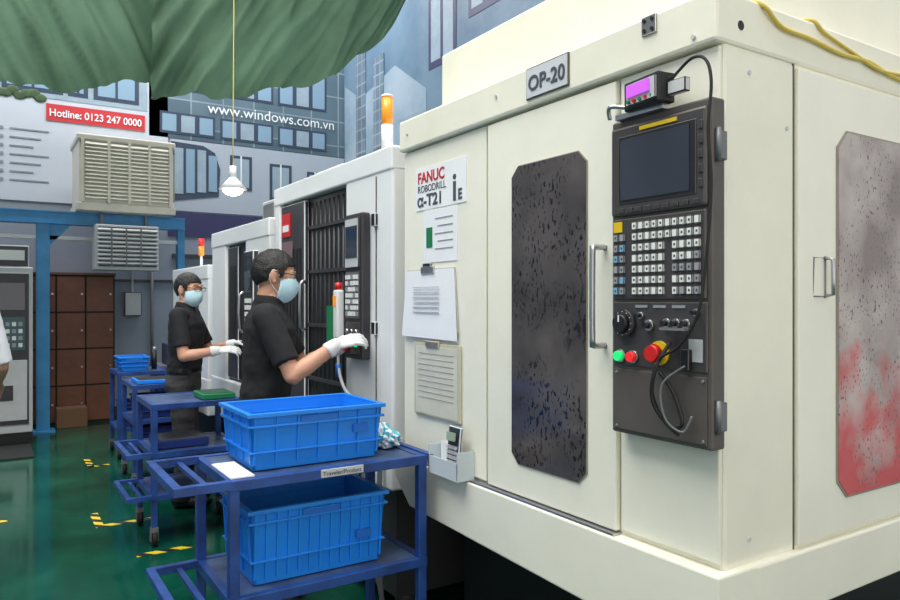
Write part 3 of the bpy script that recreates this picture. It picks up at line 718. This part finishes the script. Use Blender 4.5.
def fuse(name,prims,mats,voxel,smooth=4,wrinkle=None,parent=None):
    """prims: list of (verts,faces,group). returns single continuous mesh object"""
    av=[];af=[]
    groups={}
    for vs,fs,g in prims:
        o=len(av); av+=vs; af+=[tuple(i+o for i in f) for f in fs]
        gv,gf=groups.setdefault(g,([],[])); o=len(gv); gv+=vs; gf+=[tuple(i+o for i in f) for f in fs]
    me=bpy.data.meshes.new(name+'_src'); me.from_pydata([tuple(v) for v in av],[],af); me.update()
    bm=bmesh.new(); bm.from_mesh(me); bmesh.ops.recalc_face_normals(bm,faces=bm.faces[:]); bm.to_mesh(me); bm.free()
    ob=bpy.data.objects.new(name+'_src',me); scene.collection.objects.link(ob)
    r=ob.modifiers.new('r','REMESH'); r.mode='VOXEL'; r.voxel_size=voxel; r.use_smooth_shade=True
    s=ob.modifiers.new('s','SMOOTH'); s.factor=.5; s.iterations=smooth
    dg=bpy.context.evaluated_depsgraph_get(); ev=ob.evaluated_get(dg); new=bpy.data.meshes.new_from_object(ev)
    bpy.data.objects.remove(ob); new.name=name
    new.materials.clear()
    for m in mats: new.materials.append(m)
    trees={g:BVHTree.FromPolygons([tuple(v) for v in gv],gf) for g,(gv,gf) in groups.items()}
    for p in new.polygons:
        p.use_smooth=True; best=9;bi=0
        for g,t in trees.items():
            d=t.find_nearest(p.center)[3]
            if d is not None and d<best-1e-6: best=d;bi=g
        p.material_index=bi
    if wrinkle:
        ns=[v.normal.copy() for v in new.vertices]
        for v,n in zip(new.vertices,ns):
            a=wrinkle(v.co)
            if a: v.co+=n*a
    o=bpy.data.objects.new(name,new); scene.collection.objects.link(o)
    if parent: o.parent=parent
    return o
def hand(name,parent,wrist,d,back,side,curl,m,spread=.06,scale=1.0):
    d=V(d).normalized(); back=V(back); back=(back-d*back.dot(d)).normalized(); y=back.cross(d)
    R=Matrix((d,y,back)).transposed()
    def T(p): return V(wrist)+R@(V((p[0],p[1]*side,p[2]))*scale)
    pr=[]
    def loft(rs): 
        pr.append(ring_loft([(T((x,yc,z)),(R@V((0,hw*side,0)))*scale,(R@V((0,0,th)))*scale) for x,yc,z,hw,th in rs],16)+(0,))
    loft([(-.03,0,0,.026,.022),(0,0,0,.028,.02),(.03,.002,0,.037,.017),(.065,.0,0,.042,.015),(.09,0,-.001,.040,.012)])
    for yb_,ln,fa in ((.031,.070,1.0),(.0105,.078,1.05),(-.0105,.072,1.1),(-.031,.056,1.2)):
        p=V((.08,yb_,0)); ang=-.1; sp=yb_*spread/.03
        rr=[.0095,.009,.0082,.0072]; segs=[.48*ln+.012,.30*ln,.24*ln]
        q=p
        for k,sg in enumerate(segs):
            ang-=curl*fa*(.75 if k==0 else 1.0)
            nx=q+V((math.cos(ang)*math.cos(sp),math.sin(sp)*math.cos(ang),math.sin(ang)))*sg
            pr.append(pcone(T(q),T(nx),rr[k]*scale,rr[k+1]*scale,12)+(0,)); pr.append(psph(T(nx),rr[k+1]*scale,10)+(0,)); q=nx
        pr.append(psph(T(p),.010*scale,10)+(0,))
    q=V((.02,.026,-.004)); 
    pr.append(psph(T(q),.015*scale,12)+(0,))
    for k,(dx,dy,dz,r0,r1) in enumerate(((.03,.026,-.012,.014,.0115),(.028,.010,-.012-.02*curl,.0112,.010),(.024,-.002,-.010-.02*curl,.010,.008))):
        nx=q+V((dx,dy,dz)); pr.append(pcone(T(q),T(nx),r0*scale,r1*scale,12)+(0,)); pr.append(psph(T(nx),r1*scale,10)+(0,)); q=nx
    return fuse(name,pr,[m],.0032,1,parent=parent)
def person(name,loc,heading,P):
    S=P.get('shirt',shirtb); lean=P.get('lean',0); hm_=P.get('hand',glove)
    mats=[S,skin,P.get('pants',pants),shoe,belt,hm_]
    def L_(x,y,z): return V((x+lean*max(0,z-.95),y,z))
    pr=[]
    def tor(rs,g): pr.append(ring_loft([(L_(cx,0,z),V((rx,0,0)),V((0,ry,0))) for z,cx,rx,ry in rs],36)+(g,))
    tor([(.985,0,.112,.158),(1.02,0,.118,.163),(1.08,.005,.114,.158),(1.16,.005,.117,.163),(1.25,.005,.122,.176),(1.32,.0,.118,.184),(1.37,-.008,.100,.172),(1.405,-.012,.080,.130),(1.43,-.01,.066,.085),(1.445,-.008,.058,.064)],0)
    tor([(.80,-.01,.105,.15),(.86,-.012,.122,.168),(.93,-.006,.118,.166),(.965,0,.110,.156)],2)
    tor([(.960,0,.118,.164),(.995,0,.118,.164)],4)
    pr.append(pcone(L_(-.012,0,1.38),L_(.006,0,1.50),.058,.053)+(1,))
    pr.append(pcone(L_(-.014,0,1.40),L_(-.006,0,1.466),.080,.068)+(0,))
    for s_,key in ((-1,'R'),(1,'L')):
        A=P[key]; sh=L_(-.01,s_*.178,1.375); el=V(A['el']); wr=V(A['wr'])
        pr.append(psph(sh,(.064,.060,.062))+(0,)); pr.append(psph(L_(-.01,s_*.13,1.375),(.07,.07,.055))+(0,))
        k=P.get('sleeve',.78)
        e=sh.lerp(el,k); pr.append(pcone(sh,e,.062,.060)+(0,))
        pr.append(pcone(sh,el,.045,.038)+(1,)); pr.append(psph(el,.039)+(1,)); 
        mid=el.lerp(wr,.3); pr.append(pcone(el,mid,.038,.040)+(1,)); pr.append(psph(mid,.040)+(1,)); pr.append(pcone(mid,wr,.040,.026)+(1,)); pr.append(psph(wr,.026)+(1,))
        if hm_ is glove:
            pr.append(pcone(el.lerp(wr,.80),wr,.040,.033)+(5,)); pr.append(psph(wr,.032)+(5,))
        st=P.get('stance',.1); fx=P.get('step',0)*s_
        hip=V((-.01,s_*.085,.88)); kn=V((.015+fx*.5,s_*(st*.98),.47)); an=V((-.015+fx,s_*st,.10))
        pr.append(psph(hip,(.105,.088,.085))+(2,)); pr.append(pcone(hip,kn,.092,.068)+(2,)); pr.append(psph(kn,.069)+(2,)); 
        mid=kn.lerp(an,.35); pr.append(pcone(kn,mid,.067,.068)+(2,)); pr.append(psph(mid,.068)+(2,)); pr.append(pcone(mid,an+V((0,0,-.045)),.068,.058)+(2,))
        pr.append(psph((an.x,an.y,.05),(.085,.044,.05))+(3,)); pr.append(psph((an.x+.11,an.y,.042),(.10,.05,.042))+(3,)); pr.append(pcone((an.x-.06,an.y,.012),(an.x+.17,an.y,.012),.012,.012)+(3,))
    def wr_(co):
        if co.z>1.44 or co.z<.09: return 0
        if abs(co.y)<.17 or co.z<.95:
            return .008*noise.noise(V((co.x*7,co.y*7,co.z*15)))+.003*noise.noise(co*30)
        return .002*noise.noise(co*25)
    body=fuse(name,pr,mats,.0062,4,wrinkle=wr_)
    sc_=P.get('scale',1.0)
    body.location=V(loc); body.rotation_euler=(0,0,heading); body.scale=(sc_,)*3
    for key,side,nm in (('R',1,'hand_right'),('L',-1,'hand_left')):
        A=P[key]; wr=V(A['wr']); d=V(A.get('dir',wr-V(A['el'])))
        hand(nm,body,wr,d,A['back'],side,A.get('curl',.35),hm_)
    # head
    H=Matrix.Translation(L_(.012,0,1.565))@Matrix.Rotation(P.get('hyaw',0),4,'Z')@Matrix.Rotation(P.get('hpitch',0),4,'Y')
    def hp(t,g): return ([H@v for v in t[0]],t[1],g)
    pr=[hp(psph((-.012,0,.018),(.096,.076,.092),24),0),hp(psph((.028,0,-.045),(.060,.057,.066),20),0),hp(psph((.05,0,-.09),(.03,.028,.022)),0),hp(psph((.038,0,.008),(.053,.062,.060),20),0),
        hp(pcone((.083,0,.014),(.104,0,-.026),.007,.012,12),0),hp(psph((.099,0,-.028),(.012,.015,.010)),0),
        hp(psph((.072,0,.034),(.020,.050,.009)),0),hp(psph((.055,.036,-.024),(.024,.022,.024)),0),hp(psph((.055,-.036,-.024),(.024,.022,.024)),0),
        hp(pcone((-.005,0,-.03),(-.012,0,-.13),.056,.053),0),
        hp(psph((.085,0,-.060),(.010,.024,.006)),2),hp(psph((.083,0,-.067),(.009,.020,.006)),2)]
    for s_ in (-1,1):
        pr.append(hp(psph((-.006,s_*.079,-.004),(.018,.008,.031),rot=Matrix.Rotation(-s_*.35,3,'Z')),0)); pr.append(hp(psph((.002,s_*.077,-.028),(.01,.007,.012)),0))
        pr.append(hp(psph((.0785,s_*.031,.012),(.010,.014,.0065)),1)); pr.append(hp(psph((.077,s_*.031,.021),(.012,.017,.006)),0))
    fuse('head',pr,[skin,eyew,lips],.0036,1,parent=body)
    b=B('eye_irises')
    for s_ in (-1,1): b.sph(H@V((.0855,s_*.031,.012)),.005,eyed,seg=10)
    for s_ in (-1,1): b.tube([H@V((.093,s_*.015,.040)),H@V((.089,s_*.032,.044)),H@V((.078,s_*.05,.040))],.003,hairm,seg=6)
    o=b.done(loc=(0,0,0)); o.parent=body
    # hair
    bm=bmesh.new(); bmesh.ops.create_uvsphere(bm,u_segments=72,v_segments=56,radius=1)
    line=[(-.11,-.065),(-.07,-.06),(-.03,-.03),(-.012,.03),(.012,.032),(.02,-.008),(.034,-.004),(.042,.04),(.062,.062),(.12,.075)]
    kill=[]
    for v in bm.verts:
        v.co=V((v.co.x*.105-.014,v.co.y*.0845,v.co.z*.104+.020))
    for f in bm.faces:
        c=f.calc_center_median()
        if c.z<lerpts(line,c.x)+.006*noise.noise(c*90): kill.append(f)
    bmesh.ops.delete(bm,geom=kill,context='FACES')
    for v in bm.verts: v.co+=v.co.normalized()*(.004*noise.noise(v.co*45)+.0025*noise.noise(v.co*110)); v.co=H@v.co
    me=bpy.data.meshes.new('hair'); bm.to_mesh(me); bm.free(); me.materials.append(hairm)
    for p in me.polygons: p.use_smooth=True
    o=bpy.data.objects.new('hair',me); scene.collection.objects.link(o); o.parent=body
    md=o.modifiers.new('s','SOLIDIFY'); md.thickness=.014; md.offset=-1
    if P.get('mask'):
        bm=bmesh.new(); bmesh.ops.create_uvsphere(bm,u_segments=48,v_segments=40,radius=1)
        for v in bm.verts:
            v.co=V((v.co.x*.098+.018,v.co.y*.073,v.co.z*.086-.046))
            if abs(v.co.y)<.03 and v.co.x>.06 : v.co.x+=.006*(1-abs(v.co.y)/.03)*max(0,1-abs(v.co.z+.025)/.05)
        kill=[]
        for f in bm.faces:
            c=f.calc_center_median()
            if c.x<.032 or c.z>(.004-.32*max(0,.085-c.x)) or c.z<-.118: kill.append(f)
        bmesh.ops.delete(bm,geom=kill,context='FACES')
        for v in bm.verts: v.co+=V((.0012*math.sin(v.co.z*380),0,0)); v.co=H@v.co
        me=bpy.data.meshes.new('face_mask'); bm.to_mesh(me); bm.free(); me.materials.append(maskm)
        for p in me.polygons: p.use_smooth=True
        o=bpy.data.objects.new('face_mask',me); scene.collection.objects.link(o); o.parent=body
        md=o.modifiers.new('s','SOLIDIFY'); md.thickness=.002
        b=B('mask_straps')
        for s_ in (-1,1):
            b.tube([H@V((.034,s_*.068,-.018)),H@V((.012,s_*.079,.012)),H@V((-.012,s_*.083,.024)),H@V((-.022,s_*.083,.0))],.0014,maskw,seg=6)
            b.tube([H@V((.034,s_*.064,-.080)),H@V((.0,s_*.074,-.05)),H@V((-.018,s_*.082,-.025)),H@V((-.024,s_*.083,.0))],.0014,maskw,seg=6)
        o=b.done(loc=(0,0,0)); o.parent=body
    if P.get('glasses'):
        b=B('eyeglasses')
        for s_ in (-1,1):
            pts=[H@V((.107-.156*max(0,abs(y)-.01),s_*y,z)) for y,z in ((.010,.022),(.035,.028),(.058,.023),(.057,.006),(.035,-.004),(.012,.002))]
            b.tube(pts,.0017,black,seg=6,closed=True)
            b.tube([H@V((.099,s_*.058,.022)),H@V((.05,s_*.078,.019)),H@V((-.01,s_*.083,.015)),H@V((-.022,s_*.083,-.004))],.002,black,seg=6)
        b.tube([H@V((.107,-.011,.018)),H@V((.110,0,.021)),H@V((.107,.011,.018))],.002,black,seg=6)
        o=b.done(loc=(0,0,0)); o.parent=body
    return body
person('machine_operator',(1.09,3.30,0),math.radians(-22),dict(mask=True,glasses=True,hpitch=.22,hyaw=.02,lean=.06,
    R=dict(el=(.135,-.245,1.115),wr=(.325,-.19,1.245),dir=(.9,.12,.30),back=(-.25,-.6,.75),curl=.42),
    L=dict(el=(.17,.22,1.12),wr=(.36,.06,1.225),dir=(.85,-.35,.2),back=(-.2,.5,.8),curl=.45)))
person('machine_operator',(1.17,5.30,0),math.radians(-28),dict(mask=True,glasses=True,hpitch=.15,hyaw=-.45,lean=.03,step=-.03,scale=.975,
    R=dict(el=(.06,-.245,1.095),wr=(.28,-.19,1.13),dir=(.95,.1,.12),back=(-.1,-.5,.85),curl=.35),
    L=dict(el=(.12,.22,1.10),wr=(.33,.10,1.16),dir=(.95,-.1,.1),back=(0,.4,.9),curl=.35)))
person('factory_worker',(-.185,4.5,0),math.radians(80),dict(shirt=shirtw,sleeve=.95,hand=skin,pants=pants,
    R=dict(el=(.03,-.235,1.10),wr=(.21,-.19,1.0),back=(.2,-.4,.9),curl=.4),
    L=dict(el=(.03,.235,1.10),wr=(.22,.18,1.05),back=(.2,.4,.9),curl=.4)))

# ---------------------------------------------------------------- camera
cd=bpy.data.cameras.new('camera'); cd.sensor_width=36; cd.lens=715/900*36; cd.clip_start=.05
co=bpy.data.objects.new('camera',cd); scene.collection.objects.link(co); co.location=(0,0,1.45)
co.rotation_euler=(math.radians(90),0,math.radians(-32.8)); scene.camera=co
